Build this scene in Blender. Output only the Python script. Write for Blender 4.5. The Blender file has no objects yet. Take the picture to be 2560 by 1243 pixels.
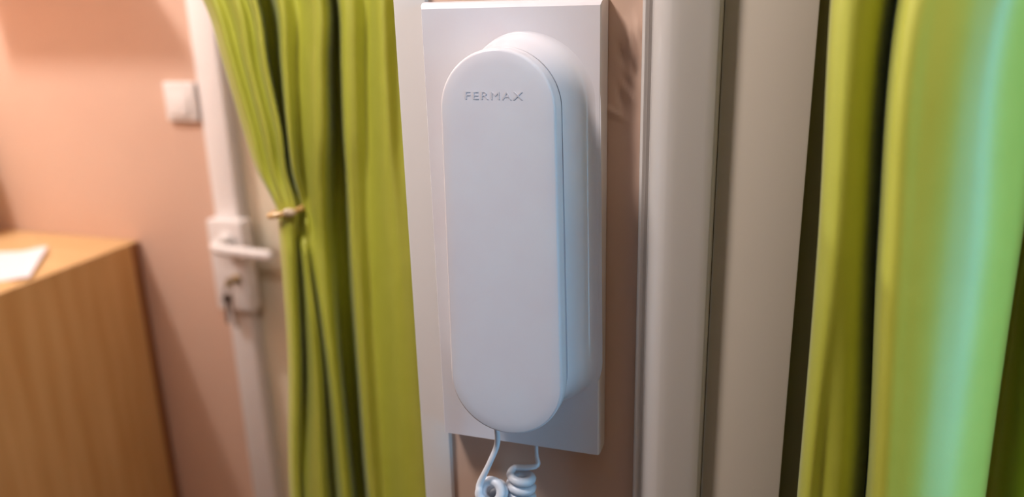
import bpy, bmesh, math, random
from mathutils import Vector, Matrix

random.seed(7)
SC = bpy.context.scene
COL = SC.collection

# ------------------------------------------------------------------ camera
def make_camera():
    yaw, pitch, roll = (math.radians(a) for a in (18.64, 17.11, -1.55))
    cp, sp = math.cos(pitch), math.sin(pitch)
    fw = Vector((-math.sin(yaw) * cp, math.cos(yaw) * cp, -sp))
    r0 = Vector((math.cos(yaw), math.sin(yaw), 0))
    u0 = r0.cross(fw)
    r = r0 * math.cos(roll) + u0 * math.sin(roll)
    u = u0 * math.cos(roll) - r0 * math.sin(roll)
    m = Matrix((r, u, -fw)).transposed().to_4x4()
    m.translation = (0, -0.37, 1.55)
    cd = bpy.data.cameras.new('camera')
    cd.sensor_fit = 'HORIZONTAL'
    cd.sensor_width = 36
    cd.lens = 36 * 2012 / 2560
    cd.clip_start = 0.01
    cd.dof.use_dof = True
    cd.dof.focus_distance = 0.372
    cd.dof.aperture_fstop = 5.4
    o = bpy.data.objects.new('camera', cd)
    COL.objects.link(o)
    o.matrix_world = m
    SC.camera = o
make_camera()

# ------------------------------------------------------------------ world, exposure
W = bpy.data.worlds.new('world')
SC.world = W
W.use_nodes = True
W.node_tree.nodes['Background'].inputs[0].default_value = (0.55, 0.75, 1.0, 1)
W.node_tree.nodes['Background'].inputs[1].default_value = 0.5
SC.view_settings.view_transform = 'Standard'
SC.view_settings.look = 'None'
SC.view_settings.gamma = 1
SC.view_settings.use_curve_mapping = False
SC.view_settings.exposure = 0.1

# light levels (every light is a lamp or a window pane built further down)
ROOM_LAMP = ((1.0, 0.90, 0.85), 100.0)      # pendant globe of the near room
HALL_LAMP = ((1.0, 0.965, 0.94), 640.0)      # ceiling globe of the hall
DAY_WINDOW = ((0.21, 0.61, 1.0), 9.5)      # window in the right wall
REAR_WINDOW = ((1.0, 0.93, 0.86), 0.08)     # window with drawn blind behind the photographer

# ------------------------------------------------------------------ materials
MATS = {}
def mat(name, col, rough=0.5, spec=0.5, noise=None, bump=None, sheen=0.0, coat=0.0, metal=0.0, stretch=(1, 1, 1), sheen_tint=(1, 1, 1), fleck=None):
    """noise=(scale, second colour, strength), bump=(scale, strength, distance)"""
    m = bpy.data.materials.new(name)
    m.use_nodes = True
    nt = m.node_tree
    b = nt.nodes['Principled BSDF']
    b.inputs['Roughness'].default_value = rough
    b.inputs['Specular IOR Level'].default_value = spec
    b.inputs['Metallic'].default_value = metal
    b.inputs['Sheen Weight'].default_value = sheen
    b.inputs['Sheen Roughness'].default_value = 0.3
    b.inputs['Sheen Tint'].default_value = (*sheen_tint, 1)
    b.inputs['Coat Weight'].default_value = coat
    b.inputs['Coat Roughness'].default_value = 0.46
    b.inputs['Base Color'].default_value = (*col, 1)
    tc = nt.nodes.new('ShaderNodeTexCoord')
    mp = nt.nodes.new('ShaderNodeMapping')
    mp.inputs['Scale'].default_value = stretch
    nt.links.new(tc.outputs['Object'], mp.inputs[0])
    if noise:
        n = nt.nodes.new('ShaderNodeTexNoise')
        n.inputs['Scale'].default_value = noise[0]
        n.inputs['Detail'].default_value = 4
        nt.links.new(mp.outputs[0], n.inputs['Vector'])
        cr = nt.nodes.new('ShaderNodeValToRGB')
        cr.color_ramp.elements[0].position = 0.32
        cr.color_ramp.elements[1].position = 0.68
        cr.color_ramp.elements[0].color = (*col, 1)
        cr.color_ramp.elements[1].color = (*noise[1], 1)
        nt.links.new(n.outputs['Fac'], cr.inputs[0])
        nt.links.new(cr.outputs[0], b.inputs['Base Color'])
    if bump:
        n2 = nt.nodes.new('ShaderNodeTexNoise')
        n2.inputs['Scale'].default_value = bump[0]
        n2.inputs['Detail'].default_value = 3
        nt.links.new(mp.outputs[0], n2.inputs['Vector'])
        bp = nt.nodes.new('ShaderNodeBump')
        bp.inputs['Strength'].default_value = bump[1]
        bp.inputs['Distance'].default_value = bump[2]
        nt.links.new(n2.outputs['Fac'], bp.inputs['Height'])
        nt.links.new(bp.outputs[0], b.inputs['Normal'])
    MATS[name] = m
    return m

def emit(name, col, strength):
    m = bpy.data.materials.new(name)
    m.use_nodes = True
    nt = m.node_tree
    nt.nodes.clear()
    e = nt.nodes.new('ShaderNodeEmission')
    e.inputs[0].default_value = (*col, 1)
    e.inputs[1].default_value = strength
    o = nt.nodes.new('ShaderNodeOutputMaterial')
    nt.links.new(e.outputs[0], o.inputs[0])
    MATS[name] = m
    return m

mat('peach_plaster', (0.665, 0.455, 0.35), 0.75, 0.3, (3.0, (0.695, 0.485, 0.375), 1), (140, 0.12, 0.0006))
mat('white_plastic', (0.79, 0.735, 0.77), 0.17, 0.6, (40, (0.80, 0.775, 0.81), 1))
mat('lettering_grey', (0.69, 0.66, 0.70), 0.3)
mat('cord_plastic', (0.72, 0.74, 0.80), 0.35)
mat('white_paint', (0.76, 0.71, 0.69), 0.45, 0.4, (5, (0.78, 0.735, 0.71), 1), (60, 0.05, 0.0004))
mat('gloss_paint', (0.70, 0.655, 0.62), 0.16, 0.5, (4, (0.72, 0.67, 0.635), 1), (25, 0.04, 0.0006))
mat('beige_paint', (0.62, 0.54, 0.45), 0.5, 0.35, (4, (0.64, 0.56, 0.465), 1))
mat('cream_panel', (0.80, 0.72, 0.56), 0.6, 0.3, (4, (0.82, 0.74, 0.58), 1))
mat('door_white', (0.80, 0.78, 0.78), 0.4, 0.4, (6, (0.82, 0.80, 0.80), 1))
mat('gap_shade_olive', (0.32, 0.29, 0.18), 0.6, 0.3, (9, (0.36, 0.325, 0.20), 1), stretch=(4, 4, 0.4))  # olive tone stands for the shade in the gap behind the curtain
mat('lime_fabric', (0.51, 0.525, 0.05), 0.55, 0.5, (60, (0.54, 0.555, 0.06), 1), (900, 0.2, 0.0005), sheen=0.3, sheen_tint=(0.8, 1.0, 0.95), coat=1.0)
mat('gold_cord', (0.62, 0.34, 0.10), 0.35, 0.6, (300, (0.75, 0.50, 0.22), 1))
mat('bead_pearl', (0.60, 0.45, 0.30), 0.3, 0.6)
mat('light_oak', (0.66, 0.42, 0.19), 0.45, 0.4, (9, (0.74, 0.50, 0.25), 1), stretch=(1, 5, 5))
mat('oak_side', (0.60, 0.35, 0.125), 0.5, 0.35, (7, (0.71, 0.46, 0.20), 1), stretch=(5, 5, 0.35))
mat('oak_dark_shade', (0.28, 0.115, 0.045), 0.55, 0.3, (7, (0.33, 0.145, 0.06), 1), stretch=(5, 5, 0.35))  # dark oak, on the back panel its tone stands for a shadow gap
mat('paper', (0.82, 0.82, 0.88), 0.7, 0.2)
mat('key_metal', (0.22, 0.18, 0.15), 0.45, 0.5, metal=0.7)
mat('brass', (0.50, 0.42, 0.25), 0.35, 0.5, metal=0.8)
mat('dark_plastic', (0.07, 0.055, 0.05), 0.4)
mat('ochre_glaze', (0.52, 0.36, 0.05), 0.3, 0.5, (6, (0.58, 0.42, 0.08), 1))
mat('ceiling_white', (0.60, 0.57, 0.54), 0.8, 0.2, (3, (0.62, 0.59, 0.56), 1))  # greyed down so the unseen ceiling bounces less light
mat('bounce_cut_brown', (0.30, 0.20, 0.14), 0.8, 0.2, (3, (0.32, 0.22, 0.155), 1))  # dark tone put on unseen walls to cut bounced light
mat('floor_wood', (0.16, 0.09, 0.045), 0.45, 0.4, (5, (0.22, 0.13, 0.065), 1), stretch=(0.6, 6, 1))
emit('room_lamp_glow', *ROOM_LAMP)
emit('hall_lamp_glow', *HALL_LAMP)
emit('daylight', *DAY_WINDOW)
emit('blind_light', *REAR_WINDOW)

# ------------------------------------------------------------------ mesh helpers
def obj(name, bm, material, parent=None, smooth=35, loc=None):
    me = bpy.data.meshes.new(name)
    bmesh.ops.recalc_face_normals(bm, faces=bm.faces)
    bm.to_mesh(me)
    bm.free()
    me.materials.append(MATS[material])
    if smooth:
        me.shade_smooth()
        me.set_sharp_from_angle(angle=math.radians(smooth))
    o = bpy.data.objects.new(name, me)
    COL.objects.link(o)
    if loc:
        o.location = loc
    if parent:
        o.parent = parent
    return o

def tag(o, label, cat, group=None):
    o['label'] = label
    o['category'] = cat
    if group:
        o['group'] = group
    return o

def thing(name, label, cat, loc, rotz=0):
    o = bpy.data.objects.new(name, None)
    COL.objects.link(o)
    o.empty_display_size = 0.02
    o.location = loc
    o.rotation_euler = (0, 0, rotz)
    return tag(o, label, cat)

def struct(name, bm, material, label=None, smooth=35):
    o = obj(name, bm, material, None, smooth)
    o['kind'] = 'structure'
    if label:
        o['label'] = label
    return o

def add_box(bm, lo, hi, bev=0.0, seg=2):
    r = bmesh.ops.create_cube(bm, size=1)
    vs = r['verts']
    for v in vs:
        v.co = Vector([lo[i] + (v.co[i] + 0.5) * (hi[i] - lo[i]) for i in range(3)])
    if bev:
        es = {e for v in vs for e in v.link_edges}
        bmesh.ops.bevel(bm, geom=list(es), offset=bev, segments=seg, profile=0.5, affect='EDGES')
    return bm

def box(lo, hi, bev=0.0, seg=2):
    return add_box(bmesh.new(), lo, hi, bev, seg)

def boxes(*bs):
    bm = bmesh.new()
    for lo, hi in bs:
        add_box(bm, lo, hi)
    return bm

def prism_z(profile, z0, z1):
    """closed XY profile extruded along z"""
    bm = bmesh.new()
    a = [bm.verts.new((x, y, z0)) for x, y in profile]
    b = [bm.verts.new((x, y, z1)) for x, y in profile]
    n = len(a)
    for i in range(n):
        bm.faces.new((a[i], a[(i + 1) % n], b[(i + 1) % n], b[i]))
    bm.faces.new(a[::-1])
    bm.faces.new(b)
    return bm

def rings(bm, loops, cap0=True, cap1=True):
    prev = None
    first = None
    for lp in loops:
        cur = [bm.verts.new(p) for p in lp]
        if prev:
            n = len(cur)
            for i in range(n):
                bm.faces.new((prev[i], prev[(i + 1) % n], cur[(i + 1) % n], cur[i]))
        else:
            first = cur
        prev = cur
    if cap0:
        bm.faces.new(first[::-1])
    if cap1:
        bm.faces.new(prev)
    return bm

def tube(pts, rad, sides=10, bm=None, cap=True):
    bm = bm or bmesh.new()
    pts = [Vector(p) for p in pts]
    rads = rad if isinstance(rad, (list, tuple)) else [rad] * len(pts)
    t = (pts[1] - pts[0]).normalized()
    n = t.orthogonal().normalized()
    loops = []
    for i, p in enumerate(pts):
        t2 = (pts[min(i + 1, len(pts) - 1)] - pts[max(i - 1, 0)]).normalized()
        q = t.rotation_difference(t2)
        n = (q @ n).normalized()
        t = t2
        b = t.cross(n)
        loops.append([p + (n * math.cos(a) + b * math.sin(a)) * rads[i] for a in (2 * math.pi * k / sides for k in range(sides))])
    return rings(bm, loops, cap, cap)

def lathe(profile, n=32):
    """profile: (radius, z)"""
    bm = bmesh.new()
    return rings(bm, [[(r * math.cos(2 * math.pi * k / n), r * math.sin(2 * math.pi * k / n), z) for k in range(n)] for r, z in profile])

def catmull(pts, t):
    """pts list of tuples, t in [0, len-1]"""
    n = len(pts)
    i = min(int(t), n - 2)
    f = t - i
    p0, p1, p2, p3 = pts[max(i - 1, 0)], pts[i], pts[i + 1], pts[min(i + 2, n - 1)]
    return tuple(0.5 * ((2 * b) + (-a + c) * f + (2 * a - 5 * b + 4 * c - d) * f * f + (-a + 3 * b - 3 * c + d) * f ** 3) for a, b, c, d in zip(p0, p1, p2, p3))

def smoothstep(a, b, x):
    t = max(0.0, min(1.0, (x - a) / (b - a)))
    return t * t * (3 - 2 * t)

# ================================================================== the setting
HALL_Y = 1.08          # far wall of the hall
WT = 0.10              # thickness of the wall that carries the phone
ZC = 2.5
RX0, RX1, RY = -1.6, 0.85, -2.4      # near room
HX0, HX1 = -2.9, 0.85                # hall

struct('floor', box((HX0 - 0.1, RY - 0.1, -0.05), (RX1 + 0.1, HALL_Y + 0.1, 0)), 'floor_wood', smooth=0)
struct('ceiling', box((HX0 - 0.1, RY - 0.1, ZC), (RX1 + 0.1, HALL_Y + 0.1, ZC + 0.05)), 'ceiling_white', smooth=0)

# narrow pier between the two doorways; plaster with flaked spots beside the door casing
PX0, PX1 = -0.1636, -0.0500
def pier():
    bm = bmesh.new()
    flakes = [(-0.0655, 1.530, 0.0016, 0.0075, -12, 0.0012), (-0.0700, 1.5255, 0.0012, 0.0050, -20, -0.0010),
              (-0.0640, 1.5190, 0.0012, 0.0045, -8, -0.0010), (-0.0672, 1.5120, 0.0013, 0.0050, -24, -0.0009),
              (-0.0700, 1.5060, 0.0014, 0.0060, -18, -0.0009), (-0.0660, 1.5080, 0.0011, 0.0040, -26, 0.0009),
              (-0.0730, 1.4990, 0.0012, 0.0060, -60, 0.0008), (-0.0625, 1.5360, 0.0014, 0.0060, -15, 0.0010)]
    def h(x, z):
        s = 0.0
        for fx, fz, a, b, ang, amp in flakes:
            c, sn = math.cos(math.radians(ang)), math.sin(math.radians(ang))
            dx, dz = x - fx, z - fz
            u = (dx * c - dz * sn) / a
            v = (dx * sn + dz * c) / b
            s += 1.7 * amp * math.exp(-(u * u + v * v))
        s += 0.0002 * math.sin(x * 330 + 2 * math.sin(z * 70)) * math.sin(z * 95)
        return s
    zs = [0.0, 0.6, 1.1, 1.25] + [1.25 + 0.01 * k for k in range(1, 24)] + [1.48 + 0.00125 * k for k in range(1, 65)] + [1.6, 1.8, 2.1, 2.3, ZC]
    xs = [PX0 + 0.008 * k for k in range(10)] + [-0.0836 + 0.00112 * k for k in range(1, 31)]
    front = [[bm.verts.new((x, -h(x, z), z)) for x in xs] for z in zs]
    for i in range(len(zs) - 1):
        for j in range(len(xs) - 1):
            bm.faces.new((front[i][j], front[i][j + 1], front[i + 1][j + 1], front[i + 1][j]))
    back = [[bm.verts.new((x, WT, z)) for x in (xs[0], xs[-1])] for z in (zs[0], zs[-1])]
    bm.faces.new((back[0][0], back[0][1], back[1][1], back[1][0]))
    bm.faces.new([r[0] for r in front] + [back[1][0], back[0][0]])
    bm.faces.new([r[-1] for r in front] + [back[1][1], back[0][1]])
    bm.faces.new(front[0] + [back[0][1], back[0][0]])
    bm.faces.new(front[-1] + [back[1][1], back[1][0]])
    return bm
struct('wall_center', pier(), 'peach_plaster', 'narrow peach plaster wall between the two doorways', 60)

struct('wall_front_left', boxes(((RX0, 0, 0), (-1.05, WT, ZC)), ((-1.05, 0, 2.08), (PX0, WT, ZC))), 'peach_plaster', 'peach wall around the curtained doorway', 0)
struct('wall_front_right', boxes(((0.78, 0, 0), (RX1, WT, ZC)), ((PX1, 0, 2.08), (0.78, WT, ZC))), 'peach_plaster', 'peach wall above and beside the right doorway', 0)
struct('wall_left', box((RX0 - 0.1, RY, 0), (RX0, 0, ZC)), 'bounce_cut_brown', smooth=0)
# right wall with its window opening
DW = (-0.64, -0.12, 0.85, 2.10)      # y0 y1 z0 z1
struct('wall_right', boxes(((RX1, RY, 0), (RX1 + 0.1, DW[0], ZC)), ((RX1, DW[1], 0), (RX1 + 0.1, WT, ZC)),
       ((RX1, DW[0], 0), (RX1 + 0.1, DW[1], DW[2])), ((RX1, DW[0], DW[3]), (RX1 + 0.1, DW[1], ZC))), 'peach_plaster', smooth=0)
# wall behind the photographer, with its window opening
RW = (-0.85, 0.05, 0.92, 2.10)       # x0 x1 z0 z1
struct('wall_rear', boxes(((RX0, RY - 0.1, 0), (RW[0], RY, ZC)), ((RW[1], RY - 0.1, 0), (RX1, RY, ZC)),
       ((RW[0], RY - 0.1, 0), (RW[1], RY, RW[2])), ((RW[0], RY - 0.1, RW[3]), (RW[1], RY, ZC))), 'bounce_cut_brown', smooth=0)
def window(name, lo, hi, axis, glow, label):
    """casement of two lights: frame, mullion, two panes; axis = wall normal"""
    o = struct(name, boxes(), 'white_paint', label, 0)
    a = 1 - axis
    def bx(a0, a1, z0, z1, d0, d1):
        p, q = [0, 0, z0], [0, 0, z1]
        p[a], q[a] = a0, a1
        p[axis], q[axis] = d0, d1
        return p, q
    d0, d1 = lo[axis], hi[axis]
    f = 0.05
    bm = bmesh.new()
    for t in ((lo[a], lo[a] + f, lo[2], hi[2]), (hi[a] - f, hi[a], lo[2], hi[2]), (lo[a] + f, hi[a] - f, lo[2], lo[2] + f), (lo[a] + f, hi[a] - f, hi[2] - f, hi[2])):
        add_box(bm, *bx(*t, d0, d1))
    obj('window_frame', bm, 'white_paint', o, 0)
    mid = (lo[a] + hi[a]) / 2
    obj('mullion', box(*bx(mid - 0.03, mid + 0.03, lo[2] + f, hi[2] - f, d0, d1)), 'white_paint', o, 0)
    dm = (d0 + d1) / 2
    for s, e in ((lo[a] + f, mid - 0.03), (mid + 0.03, hi[a] - f)):
        obj('pane', box(*bx(s, e, lo[2] + f, hi[2] - f, dm - 0.003, dm + 0.003)), glow, o, 0)
    return o
window('window_1', (RX1 + 0.02, DW[0], DW[2]), (RX1 + 0.07, DW[1], DW[3]), 0, 'daylight', 'daylit window in the right wall')
window('window_2', (RW[0], RY - 0.07, RW[2]), (RW[1], RY - 0.02, RW[3]), 1, 'blind_light', 'window with a pale drawn blind')

# hall walls
DOOR0, DOOR1 = -1.1883, -0.36
struct('wall_back', boxes(((HX0, HALL_Y, 0), (DOOR0, HALL_Y + 0.1, ZC)), ((DOOR1, HALL_Y, 0), (HX1, HALL_Y + 0.1, ZC)),
       ((DOOR0, HALL_Y, 2.05), (DOOR1, HALL_Y + 0.1, ZC))), 'peach_plaster', 'peach back wall of the hall behind the sideboard', 0)
struct('wall_hall_left', box((HX0 - 0.1, 0, 0), (HX0, HALL_Y + 0.1, ZC)), 'peach_plaster', smooth=0)
struct('wall_hall_right', box((HX1, WT, 0), (HX1 + 0.1, HALL_Y + 0.1, ZC)), 'peach_plaster', smooth=0)
struct('wall_hall_front', box((HX0, 0, 0), (RX0, WT, ZC)), 'peach_plaster', smooth=0)

# white lining around the curtained doorway's right edge
struct('trim_1', box((-0.1806, -0.004, 0), (PX0, WT + 0.004, 2.08), 0.0012, 2), 'white_paint', 'white lining strip at the edge of the curtained doorway')
# moulded glossy casing of the right doorway, turning into the reveal
cas = [(-0.0604, 0.004), (-0.0604, -0.0035), (-0.0598, -0.0050), (-0.0588, -0.0055), (-0.0578, -0.0050), (-0.0574, -0.0036), (-0.0562, -0.0032), (-0.0556, -0.0036)]
for k in range(13):
    a = math.radians(8 + 78 * k / 12)
    cas.append((-0.0455 - 0.0100 * math.cos(a), -0.0042 - 0.0090 * math.sin(a)))
cas += [(-0.0425, -0.0126), (-0.0370, -0.0112), (-0.0315, -0.0097), (-0.0275, -0.0086), (-0.0265, -0.0078), (-0.0260, -0.0060), (-0.0260, 0.0380), (-0.0500, 0.0380), (-0.0500, 0.004)]
struct('trim_2', prism_z(cas, 0, 2.12), 'gloss_paint', 'glossy off-white moulded door casing beside the phone', 50)
struct('trim_3', box((-0.0260, -0.0010, 0), (0.0124, 0.0380, 2.08), 0.001), 'beige_paint', 'flat beige door jamb behind the glossy casing')
d2 = struct('gap_panel', box((0.0126, 0.0120, 0.005), (0.78, 0.052, 2.08)), 'gap_shade_olive', 'olive panel added for the dark gap behind the right curtain, its tone stands for shade', 0)  # panel added where the doorway gap is only dark

# ------------------------------------------------------------------ hall door
door = struct('door_1', boxes(((DOOR0 + 0.0005, HALL_Y + 0.03, 0.005), (DOOR1, HALL_Y + 0.06, 2.05))), 'cream_panel', 'hall door with white stile and cream panel', 0)
SW = 0.062
obj('stile', box((DOOR0 + 0.0005, HALL_Y - 0.004, 0.005), (DOOR0 + SW, HALL_Y + 0.03, 2.05), 0.003), 'door_white', door)
obj('stile', box((DOOR1 - SW, HALL_Y - 0.004, 0.005), (DOOR1, HALL_Y + 0.03, 2.05), 0.003), 'door_white', door)
obj('rail', box((DOOR0 + SW, HALL_Y - 0.002, 1.97), (DOOR1 - SW, HALL_Y + 0.03, 2.05), 0.003), 'door_white', door)
obj('rail', box((DOOR0 + SW, HALL_Y - 0.002, 0.005), (DOOR1 - SW, HALL_Y + 0.03, 0.10), 0.003), 'door_white', door)
lock = obj('lock_case', box((-1.1857, HALL_Y - 0.040, 0.897), (-1.0935, HALL_Y - 0.004, 1.108), 0.005, 3), 'door_white', door)
# lever: round rose, neck, bent grip
lp = [(-1.135, HALL_Y - 0.042, 1.062), (-1.135, HALL_Y - 0.070, 1.062), (-1.132, HALL_Y - 0.082, 1.061), (-1.124, HALL_Y - 0.089, 1.060),
      (-1.105, HALL_Y - 0.090, 1.058), (-1.06, HALL_Y - 0.088, 1.055), (-1.01, HALL_Y - 0.086, 1.0525), (-0.992, HALL_Y - 0.085, 1.052)]
bm = tube(lp, [0.0145, 0.0140, 0.0140, 0.0132, 0.0125, 0.0122, 0.0122, 0.0108], 14)
obj('lever_handle', bm, 'door_white', lock)
bm = lathe([(0.0205, 0), (0.0205, 0.004), (0.018, 0.0065), (0.010, 0.007)], 24)
bmesh.ops.transform(bm, matrix=Matrix.Translation((-1.135, HALL_Y - 0.0398, 1.062)) @ Matrix.Rotation(math.pi / 2, 4, 'X'), verts=bm.verts)
obj('rose', bm, 'door_white', lock)
bm = lathe([(0.011, 0), (0.011, 0.006), (0.009, 0.0075), (0.003, 0.008)], 20)
bmesh.ops.transform(bm, matrix=Matrix.Translation((-1.122, HALL_Y - 0.0398, 0.975)) @ Matrix.Rotation(math.pi / 2, 4, 'X'), verts=bm.verts)
obj('lock_cylinder', bm, 'brass', lock)

# keys: one in the lock, another hanging from the ring
keys = thing('key_bunch', 'small bunch of dark keys hanging from the white door lock', 'keys', (-1.122, HALL_Y - 0.05, 0.975))
bm = box((-0.0012, -0.012, -0.0035), (0.0012, 0.004, 0.0035))
add_box(bm, (-0.0013, -0.030, -0.011), (0.0013, -0.011, 0.011), 0.001, 1)
obj('key', bm, 'brass', keys)
ring = [(0.010 * math.cos(a) * 0.35, -0.024 + 0.010 * math.cos(a), -0.015 + 0.013 * math.sin(a)) for a in (2 * math.pi * k / 20 for k in range(21))]
obj('key_ring', tube(ring, 0.0012, 6), 'key_metal', keys)
def hang_key(dx, dy, tilt, ln, m):
    bm = bmesh.new()
    n = 14
    outl = [(0.0085 * math.cos(a), -0.034 + 0.012 * math.sin(a)) for a in (2 * math.pi * k / n for k in range(n))]
    rings(bm, [[(x, -0.0012, z) for x, z in outl], [(x, 0.0012, z) for x, z in outl]])
    add_box(bm, (-0.0035, -0.001, -0.044 - ln), (0.003, 0.001, -0.044))
    for k in range(3):
        add_box(bm, (0.003, -0.001, -0.048 - ln * (0.45 + 0.2 * k)), (0.0055, 0.001, -0.044 - ln * (0.45 + 0.2 * k)))
    bmesh.ops.transform(bm, matrix=Matrix.Translation((dx, dy, 0)) @ Matrix.Rotation(math.radians(tilt), 4, 'Y'), verts=bm.verts)
    return obj('hanging_key', bm, m, keys)
hang_key(-0.004, -0.026, -9, 0.058, 'key_metal')
hang_key(-0.001, -0.030, 5, 0.048, 'dark_plastic')

# ------------------------------------------------------------------ light switch
sw = thing('light_switch', 'white square light switch on peach wall beside the hall door', 'switch', (-1.2315, HALL_Y, 1.318))
obj('plate', box((-0.0410, -0.012, 0), (0.0410, 0, 0.084), 0.004, 3), 'door_white', sw)
bm = box((-0.0255, -0.0165, 0.0125), (0.0230, -0.010, 0.0640), 0.002, 2)
for v in bm.verts:          # rocker pressed in at the top
    if v.co.y < -0.012:
        v.co.y += 0.0035 * (v.co.z - 0.0125) / 0.05
obj('rocker', bm, 'door_white', sw)

# ------------------------------------------------------------------ sideboard
SX1, SX0, SY0, ZT = -1.4134, -2.45, 0.57, 1.034
sb = thing('sideboard', 'tall light oak sideboard standing against the peach hall wall', 'sideboard', (SX1, HALL_Y, 0))
def sbx(name, lo, hi, m, bev=0.002, parent=None):
    return obj(name, box([lo[0] - SX1, lo[1] - HALL_Y, lo[2]], [hi[0] - SX1, hi[1] - HALL_Y, hi[2]], bev), m, parent or sb)
sbx('top_panel', (SX0, SY0, ZT - 0.004), (SX1, HALL_Y - 0.003, ZT), 'light_oak', 0.0015)
sbx('side_panel', (SX1 - 0.022, SY0 + 0.001, 0.0), (SX1, HALL_Y - 0.030, ZT - 0.004), 'oak_side')
sbx('side_panel', (SX0, SY0 + 0.001, 0.0), (SX0 + 0.022, HALL_Y - 0.018, ZT - 0.004), 'oak_side')
sbx('back_panel', (SX0, HALL_Y - 0.028, 0.05), (SX1 - 0.005, HALL_Y - 0.003, ZT - 0.006), 'oak_dark_shade')  # dark strip coloured as the shadow gap at the wall
sbx('plinth', (SX0 + 0.022, SY0 + 0.03, 0), (SX1 - 0.022, HALL_Y - 0.02, 0.07), 'oak_dark_shade')
for k in range(2):
    w = (SX1 - SX0 - 0.044) / 2
    x0 = SX0 + 0.022 + k * w
    d = sbx('door', (x0 + 0.002, SY0 + 0.001, 0.075), (x0 + w - 0.002, SY0 + 0.021, ZT - 0.22), 'oak_side')
    hx = x0 + (w - 0.05 if k == 0 else 0.05)
    sbx('knob', (hx - 0.012, SY0 - 0.02, 0.5), (hx + 0.012, SY0 + 0.002, 0.524), 'oak_dark_shade', 0.004, d)
    d = sbx('drawer', (x0 + 0.002, SY0 + 0.001, ZT - 0.216), (x0 + w - 0.002, SY0 + 0.021, ZT - 0.006), 'oak_side')
    sbx('knob', (x0 + w / 2 - 0.012, SY0 - 0.02, ZT - 0.12), (x0 + w / 2 + 0.012, SY0 + 0.002, ZT - 0.096), 'oak_dark_shade', 0.004, d)

# sheet of paper, slightly lifted at its right edge
def sheet():
    bm = bmesh.new()
    c = [Vector((-1.6990, 0.905, 0)), Vector((-1.5591, 0.9574, 0)), Vector((-1.4200, 0.7821, 0)), Vector((-1.5600, 0.7297, 0))]
    n = 10
    top, bot = [], []
    for i in range(n + 1):
        rt, rb = [], []
        for j in range(n + 1):
            u, v = i / n, j / n
            p = (c[0] * (1 - u) + c[1] * u) * (1 - v) + (c[3] * (1 - u) + c[2] * u) * v
            z = ZT + 0.0006 + 0.010 * smoothstep(0.55, 1.0, u) * (1 - 0.35 * v)
            rt.append(bm.verts.new((p.x, p.y, z + 0.0004)))
            rb.append(bm.verts.new((p.x, p.y, z)))
        top.append(rt)
        bot.append(rb)
    for i in range(n):
        for j in range(n):
            bm.faces.new((top[i][j], top[i][j + 1], top[i + 1][j + 1], top[i + 1][j]))
            bm.faces.new((bot[i][j], bot[i + 1][j], bot[i + 1][j + 1], bot[i][j + 1]))
    for i in range(n):
        bm.faces.new((top[i][0], top[i + 1][0], bot[i + 1][0], bot[i][0]))
        bm.faces.new((top[i][n], bot[i][n], bot[i + 1][n], top[i + 1][n]))
        bm.faces.new((top[0][i], bot[0][i], bot[0][i + 1], top[0][i + 1]))
        bm.faces.new((top[n][i], top[n][i + 1], bot[n][i + 1], bot[n][i]))
    return bm
tag(obj('paper_sheet', sheet(), 'paper'), 'white sheet of paper lying on the oak sideboard top', 'paper')

# tall jar added mostly out of view to cast the rounded shadow on the wall
jar = lathe([(0.045, 0), (0.062, 0.004), (0.085, 0.06), (0.098, 0.14), (0.100, 0.20), (0.090, 0.28), (0.062, 0.34), (0.045, 0.37), (0.050, 0.40), (0.052, 0.402), (0.044, 0.398), (0.038, 0.37)], 36)
tag(obj('shadow_jar', jar, 'ochre_glaze', None, 50, (-1.885, 0.955, ZT)), 'tall ochre jar added on the sideboard to shade the wall, mostly out of view', 'jar')

# shelf added out of view above, only to cast the dark band on the wall
shelf = thing('shadow_shelf', 'unseen peach shelf added above the sideboard to shade the wall', 'shelf', (-1.56, HALL_Y, 1.755))
obj('board', box((-0.175, -0.20, 0), (0.172, 0, 0.022), 0.002), 'peach_plaster', shelf)
for x in (-0.13, 0.12):
    obj('bracket', boxes(((x, -0.014, -0.10), (x + 0.012, 0, 0)), ((x, -0.16, -0.014), (x + 0.012, -0.014, 0))), 'peach_plaster', shelf, 0)

# ------------------------------------------------------------------ ceiling lamps
def ceiling_lamp(loc, rad, glow, label, drop=0.0):
    t = thing('ceiling_lamp', label, 'lamp', loc)
    obj('canopy', lathe([(0.055, 0), (0.055, -0.018), (0.040, -0.028), (0.020, -0.032)], 28), 'white_paint', t)
    zc = -(0.030 + rad + drop)
    if drop:
        obj('cord', tube([(0, 0, -0.02), (0, 0, -0.034 - drop)], 0.003, 8), 'white_paint', t)
    obj('globe', lathe([(max(rad * math.sin(a), 0.002), zc + rad * math.cos(a)) for a in (math.pi * k / 16 for k in range(17))], 32), glow, t)
    return t
ceiling_lamp((-0.39, -0.31, ZC), 0.066, 'room_lamp_glow', 'small round pendant lamp hanging in the room with the phone', 0.37)
ceiling_lamp((-1.80, 0.47, ZC), 0.045, 'hall_lamp_glow', 'round white ceiling lamp of the hall')

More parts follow.
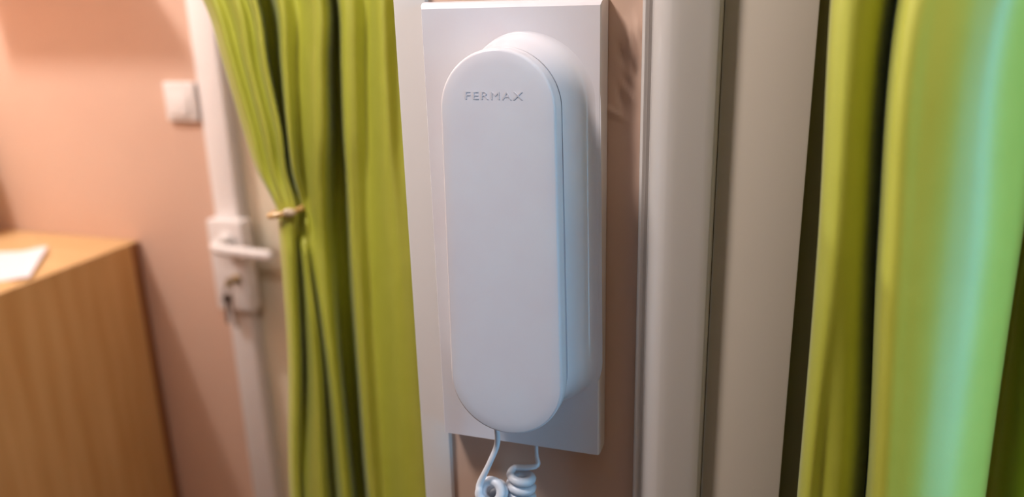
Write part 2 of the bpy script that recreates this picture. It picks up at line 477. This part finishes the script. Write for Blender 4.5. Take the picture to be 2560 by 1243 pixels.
# ------------------------------------------------------------------ curtains
# rows: height in mm, then (x mm, fold offset mm) for each fold line across the cloth
LEFT_CURTAIN = [
(1554,[(-449,0), (-432,-10), (-428,-3), (-409,-13), (-406,-5), (-389,-16), (-419,31), (-407,31), (-379,-5), (-365,-18), (-361,-3), (-330,-21), (-345,23), (-341,23), (-318,-12), (-307,-14), (-303,0), (-282,-17), (-277,-5), (-262,0), (-242,-8)]),
(1505,[(-438,0), (-422,-10), (-419,-3), (-404,-13), (-402,-5), (-386,-16), (-416,31), (-406,31), (-380,-5), (-368,-17), (-366,-3), (-335,-20), (-351,26), (-345,26), (-321,-12), (-310,-14), (-307,0), (-284,-17), (-279,-5), (-263,0), (-244,-8)]),
(1452,[(-427,0), (-412,-9), (-410,-3), (-396,-12), (-395,-5), (-382,-13), (-408,26), (-403,26), (-381,-5), (-371,-16), (-373,0), (-342,-17), (-357,29), (-350,29), (-324,-12), (-314,-13), (-310,0), (-286,-16), (-280,-6), (-265,0), (-246,-8)]),
(1419,[(-419,0), (-407,-9), (-405,-4), (-395,-10), (-393,-5), (-384,-10), (-395,10), (-392,10), (-380,-5), (-374,-10), (-377,4), (-351,-10), (-361,31), (-352,31), (-326,-10), (-318,-10), (-312,0), (-288,-14), (-279,-8), (-265,0), (-247,-8)]),
(1387,[(-404,0), (-397,-6), (-392,-8), (-388,-9), (-383,-9), (-379,-8), (-385,3), (-382,3), (-384,8), (-378,3), (-374,5), (-357,-3), (-365,31), (-354,31), (-327,-10), (-320,-9), (-314,0), (-289,-13), (-279,-9), (-266,0), (-248,-8)]),
(1371,[(-403,0), (-396,-6), (-392,-8), (-387,-9), (-384,-8), (-383,-4), (-388,5), (-385,5), (-384,6), (-375,-1), (-374,5), (-360,0), (-367,32), (-355,32), (-328,-10), (-321,-10), (-315,0), (-289,-13), (-279,-9), (-266,0), (-248,-8)]),
(1346,[(-404,0), (-395,-8), (-388,-12), (-386,-9), (-390,3), (-394,12), (-383,0), (-379,-3), (-376,-5), (-378,4), (-370,-1), (-362,4), (-368,34), (-357,34), (-329,-10), (-321,-12), (-317,0), (-289,-13), (-278,-10), (-266,0), (-248,-8)]),
(1247,[(-409,0), (-401,-8), (-393,-12), (-396,0), (-403,16), (-385,-3), (-373,-13), (-374,-8), (-374,-3), (-378,9), (-359,-10), (-360,4), (-379,42), (-365,42), (-333,-8), (-323,-16), (-318,-3), (-294,-12), (-280,-10), (-267,0), (-249,-8)]),
(1102,[(-425,0), (-414,-8), (-411,-6), (-414,4), (-404,-3), (-392,-10), (-381,-13), (-382,-6), (-383,0), (-390,20), (-360,-10), (-359,3), (-380,44), (-369,44), (-335,-8), (-325,-16), (-319,-4), (-296,-12), (-281,-10), (-268,0), (-251,-8)]),
]
RIGHT_CURTAIN = [
(1547,[(14.6,4), (15.2,-4), (18.3,-10), (22.6,-11), (29.5,-3), (36.9,18), (35.7,-6), (36.7,-25), (44.2,-28), (55.1,-28), (67.3,-21), (84.5,8), (96.7,40), (100.1,30), (103.9,12), (117.8,20)]),
(1462,[(17.5,4), (17.9,-4), (20.8,-10), (24.4,-11), (31.5,-3), (39.1,18), (37.9,-6), (38.8,-25), (45.9,-28), (56.9,-27), (70.4,-19), (84.2,4), (92.3,34), (98.0,34), (101.2,14), (115.5,20)]),
(1355,[(18.4,4), (18.8,-5), (21.6,-10), (25.4,-7), (34.4,-6), (45.8,18), (43.9,-6), (44.5,-25), (51.5,-28), (61.0,-26), (73.5,-17), (86.7,4), (93.7,34), (101.7,36), (106.3,18), (119.3,20)]),
]

for _z, _r in RIGHT_CURTAIN:          # unseen folds added on the right to keep daylight off the jamb
    _r += [(_r[-1][0] + 17.0 * k, 16 if k % 2 else -14) for k in range(1, 13)]

def drape(rows, y0, nu, nv_per, z_top, z_bot, top_x, bot_x, top_amp):
    rows = [(z / 1000, [(x / 1000, o / 1000) for x, o in r]) for z, r in rows]
    n = len(rows[0][1])
    # mean pleats at the rail and at the hem
    def even(x0, x1, z, amp, base, mix):
        out = []
        for k in range(n):
            e = x0 + (x1 - x0) * k / (n - 1)
            out.append((e * mix + base[k][0] * (1 - mix), base[k][1] * (1 - mix) + mix * amp * (1 if k % 2 else -1)))
        return (z, out)
    zt, zb = rows[0][0], rows[-1][0]
    tops = [even(top_x[0], top_x[1], z_top, top_amp, rows[0][1], 1.0),
            even(top_x[0], top_x[1], zt + (z_top - zt) * 0.45, top_amp, rows[0][1], 0.42)]
    bots = [even(bot_x[0], bot_x[1], zb + (z_bot - zb) * 0.4, top_amp, rows[-1][1], 0.25),
            even(bot_x[0], bot_x[1], z_bot, top_amp, rows[-1][1], 0.6)]
    rows = tops + rows + bots
    # dense in u first, then spline through the rows in z
    dense = []
    for z, r in rows:
        dense.append([(z, *catmull(r, (n - 1) * i / nu)) for i in range(nu + 1)])
    zs = [r[0] for r in rows]
    bm = bmesh.new()
    grid = []
    for s in range(len(rows) - 1):
        for q in range(nv_per):
            grid.append(s + q / nv_per)
    grid.append(len(rows) - 1)
    vs = []
    for t in grid:
        i = min(int(t), len(rows) - 2)
        f = t - i
        z = zs[i] * (1 - f) + zs[i + 1] * f
        line = []
        for k in range(nu + 1):
            # cubic Hermite over uneven heights
            def val(c):
                p1, p2 = dense[i][k][c], dense[i + 1][k][c]
                h = zs[i + 1] - zs[i]
                m1 = (dense[i + 1][k][c] - dense[max(i - 1, 0)][k][c]) / (zs[i + 1] - zs[max(i - 1, 0)])
                j = min(i + 2, len(rows) - 1)
                m2 = (dense[j][k][c] - dense[i][k][c]) / (zs[j] - zs[i])
                return (2 * f ** 3 - 3 * f * f + 1) * p1 + (f ** 3 - 2 * f * f + f) * h * m1 + (-2 * f ** 3 + 3 * f * f) * p2 + (f ** 3 - f * f) * h * m2
            line.append(bm.verts.new((val(1), y0 + val(2), z)))
        vs.append(line)
    for a in range(len(vs) - 1):
        for b in range(nu):
            bm.faces.new((vs[a][b], vs[a][b + 1], vs[a + 1][b + 1], vs[a + 1][b]))
    return bm

def cloth(name, bm, parent):
    o = obj(name, bm, 'lime_fabric', parent, 180)
    md = o.modifiers.new('cloth thickness', 'SOLIDIFY')
    md.thickness = 0.0012
    md.offset = 0
    return o

cl = thing('doorway_curtain', 'lime green curtain gathered by a golden cord in the left doorway', 'curtain', (0, 0, 0))
cloth('drape', drape(LEFT_CURTAIN, 0.20, 140, 8, 2.03, 0.03, (-0.66, -0.235), (-0.47, -0.245), 0.016), cl)
obj('curtain_rod', tube([(-1.04, 0.20, 2.05), (-0.185, 0.20, 2.05)], 0.010, 14), 'white_paint', cl)
# gathering cord round the left folds, with a bead at its right end
tie = []
for k in range(41):
    a = 2 * math.pi * k / 40
    tie.append((-0.3925 + 0.0145 * math.cos(a), 0.1965 + 0.0105 * math.sin(a), 1.3840 + 0.0035 * math.cos(a)))
tb = obj('tieback', tube(tie, 0.0026, 10), 'gold_cord', cl)
tb['label'] = 'golden gathering cord with pearl bead'
bm = bmesh.new()
bmesh.ops.create_uvsphere(bm, u_segments=16, v_segments=10, radius=0.0042)
bmesh.ops.transform(bm, matrix=Matrix.Translation((-0.3815, 0.1862, 1.3868)) @ Matrix.Diagonal((1.5, 1, 0.9, 1)), verts=bm.verts)
obj('bead', bm, 'bead_pearl', tb)

cr_ = thing('window_side_curtain', 'lime green curtain at the right edge, lit teal by daylight', 'curtain', (0, 0, 0))
cloth('drape', drape(RIGHT_CURTAIN, -0.055, 180, 22, 2.19, 0.03, (0.005, 0.40), (0.02, 0.34), 0.014), cr_)
obj('curtain_rod', tube([(-0.04, -0.055, 2.205), (0.82, -0.055, 2.205)], 0.010, 14), 'white_paint', cr_)

# ------------------------------------------------------------------ intercom phone
PH = thing('intercom_phone', 'white wall intercom phone with long rounded handset and coiled cord', 'phone', (-0.119, 0, 1.3260))
OX, OZ = -0.119, 1.3260
def ph(bm):
    bmesh.ops.translate(bm, vec=(-OX, 0, -OZ), verts=bm.verts)
    return bm
# base plate: front face with a wide sloping bevel along the top, small bevels elsewhere
def plate():
    bm = bmesh.new()
    x0, x1, z0, z1, t = -0.1622, -0.0762, 1.3262, 1.5505, 0.0140
    def loop(ix0, ix1, iz0, iz1, y):
        return [(x0 + ix0, y, z0 + iz0), (x1 - ix1, y, z0 + iz0), (x1 - ix1, y, z1 - iz1), (x0 + ix0, y, z1 - iz1)]
    rings(bm, [loop(0, 0, 0, 0, -0.0005), loop(0, 0, 0, 0, -0.0080), loop(0.0001, 0.0001, 0, 0.0006, -0.0110), loop(0.0004, 0.0003, 0.0003, 0.0018, -0.0130), loop(0.0010, 0.0008, 0.0006, 0.0032, -0.0140)])
    return bm
obj('base_plate', ph(plate()), 'white_plastic', PH, 12)

def stadium(cx, zb, zt, rb, rt, n=28):
    """outline, counter-clockwise, bottom radius rb, top radius rt"""
    out = []
    for k in range(n + 1):
        a = math.pi * k / n
        out.append((cx + rt * math.cos(a), zt - rt + rt * math.sin(a)))
    m = 14
    for k in range(1, m):
        f = k / m
        out.append((cx - rt * (1 - f) - rb * f, (zt - rt) * (1 - f) + (zb + rb) * f))
    for k in range(n + 1):
        a = math.pi + math.pi * k / n
        out.append((cx + rb * math.cos(a), zb + rb + rb * math.sin(a)))
    for k in range(1, m):
        f = k / m
        out.append((cx + rb * (1 - f) + rt * f, (zb + rb) * (1 - f) + (zt - rt) * f))
    return out
CX, ZB, ZTOP, RB, RT = -0.1167, 1.3468, 1.5313, 0.0284, 0.0268
FACE = -0.0400
# cradle: flared foot rising out of the plate to the handset
def cradle():
    bm = bmesh.new()
    loops = []
    prof = [(1 - k / 24, -0.0139 - 0.0166 * (k / 24) ** 3.0) for k in range(25)]
    for s, y in prof:
        st = stadium(CX, ZB + 0.004, ZTOP, RB, RT)
        lp = []
        for x, z in st:
            nx = max(-1, min(1, (x - CX) / RT))
            cz = min(max(z, ZB + RB), ZTOP - RT)
            nz = max(-1, min(1, (z - cz) / RT))
            gx = s * (0.0135 * max(nx, 0) ** 1.5)
            gz = s * (0.0120 * max(nz, 0) * (0.55 + 0.45 * nx) + 0.0020 * min(nz, 0))
            lp.append((x + gx, y + 0.0011 * (1 - s) ** 6 * smoothstep(1.515, 1.44, z), z + gz))
        loops.append(lp)
    for y in (-0.0296, -0.0316):       # neck inside the joint under the handset
        lp = []
        for x, z in stadium(CX, ZB + 0.004, ZTOP, RB, RT):
            w = 0.0003 + 0.0037 * smoothstep(1.515, 1.44, z)
            lp.append((CX + (x - CX) * (1 - w / RB), y, max(z, ZB + 0.008)))
        loops.append(lp)
    rings(bm, loops)
    return bm
obj('cradle', ph(cradle()), 'white_plastic', PH, 40)
# handset: stadium slab with rounded rim and gently crowned face
def handset():
    bm = bmesh.new()
    loops = []
    prof = [(-0.0003, -0.0306), (-0.0001, -0.0310), (0.0, -0.0325), (-0.0002, -0.0380), (-0.0004, -0.0389), (-0.0008, -0.0395), (-0.0016, -0.0398), (-0.0060, -0.0401), (-0.0120, -0.0404), (-0.0200, -0.0406)]
    for g, y in prof:
        st = stadium(CX, ZB - g, ZTOP + g, RB + g, RT + g)
        if y > -0.0312:      # joint opens towards the lower end
            loops.append([(x, y - 0.0007 * smoothstep(1.515, 1.44, z), z) for x, z in st])
        else:
            loops.append([(x, y, z) for x, z in st])
    rings(bm, loops)
    return bm
HS = obj('handset', ph(handset()), 'white_plastic', PH, 50)

# raised maker's lettering on the handset
fc = bpy.data.curves.new('lettering', 'FONT')
fc.body = 'FERMAX'
fc.size = 0.0048
fc.space_character = 1.22
fc.extrude = 0.00010
fo = bpy.data.objects.new('lettering_source', fc)
COL.objects.link(fo)
bpy.context.view_layer.update()
me = bpy.data.meshes.new_from_object(fo.evaluated_get(bpy.context.evaluated_depsgraph_get()))
bpy.data.objects.remove(fo)
xs = [v.co.x for v in me.vertices]
ys = [v.co.y for v in me.vertices]
sx = 0.0262 / (max(xs) - min(xs))
sy = 0.0034 / (max(ys) - min(ys))
for v in me.vertices:
    x, y, z = v.co
    wx = -0.1307 + (x - min(xs)) * sx
    dd = RT - abs(wx - CX)               # follow the crowned face
    v.co = (wx - OX, -0.0401 - 0.0003 * min(1, (dd - 0.006) / 0.006) - 0.0002 * max(0, min(1, (dd - 0.012) / 0.008)) - 0.00005 - z, 1.5096 + (y - min(ys)) * sy - OZ)
me.materials.append(MATS['lettering_grey'])
lt = bpy.data.objects.new('lettering', me)
COL.objects.link(lt)
lt.parent = HS

# coiled cord: plain lead from the handset, a hanging coil in a U, lead back to the base
def bez(pts, n):
    return [Vector(catmull([tuple(p) for p in pts], (len(pts) - 1) * k / n)) for k in range(n + 1)]
def cord():
    axis = bez([(-0.1298, -0.0330, 1.3065), (-0.1302, -0.0250, 1.3020), (-0.1300, -0.0215, 1.2890), (-0.1290, -0.0200, 1.2500), (-0.1230, -0.0190, 1.2300),
                (-0.1185, -0.0185, 1.2500), (-0.1172, -0.0180, 1.2860), (-0.1172, -0.0180, 1.3120)], 420)
    L = [0.0]
    for a, b in zip(axis, axis[1:]):
        L.append(L[-1] + (b - a).length)
    pts = []
    n = None
    t = (axis[1] - axis[0]).normalized()
    n = Vector((-1, 0, 0.2))
    n = (n - t * n.dot(t)).normalized()
    for i, p in enumerate(axis):
        t2 = (axis[min(i + 1, 420)] - axis[max(i - 1, 0)]).normalized()
        n = (t.rotation_difference(t2) @ n).normalized()
        t = t2
        b = t.cross(n)
        ph_ = -2 * math.pi * L[i] / 0.0056
        pts.append(p + (n * math.cos(ph_) + b * math.sin(ph_)) * 0.0056)
    lead0 = bez([(-0.1262, -0.0300, 1.3500), (-0.1264, -0.0270, 1.3340), (-0.1300, -0.0290, 1.3230), (-0.1352, -0.0310, 1.3110), tuple(pts[0])], 24)
    lead1 = bez([tuple(pts[-1]), (-0.1095, -0.0150, 1.3155), (-0.1105, -0.0110, 1.3200), (-0.1118, -0.0080, 1.3330)], 16)
    full = lead0[:-1] + pts + lead1[1:]
    rad = [0.00145] * len(lead0[:-1]) + [0.0025] * len(pts) + [0.0010] * len(lead1[1:])
    rad = [sum(rad[max(0, i - 10):i + 11]) / len(rad[max(0, i - 10):i + 11]) for i in range(len(rad))]
    return tube(full, rad, 10)
obj('coiled_cord', ph(cord()), 'cord_plastic', PH, 60)
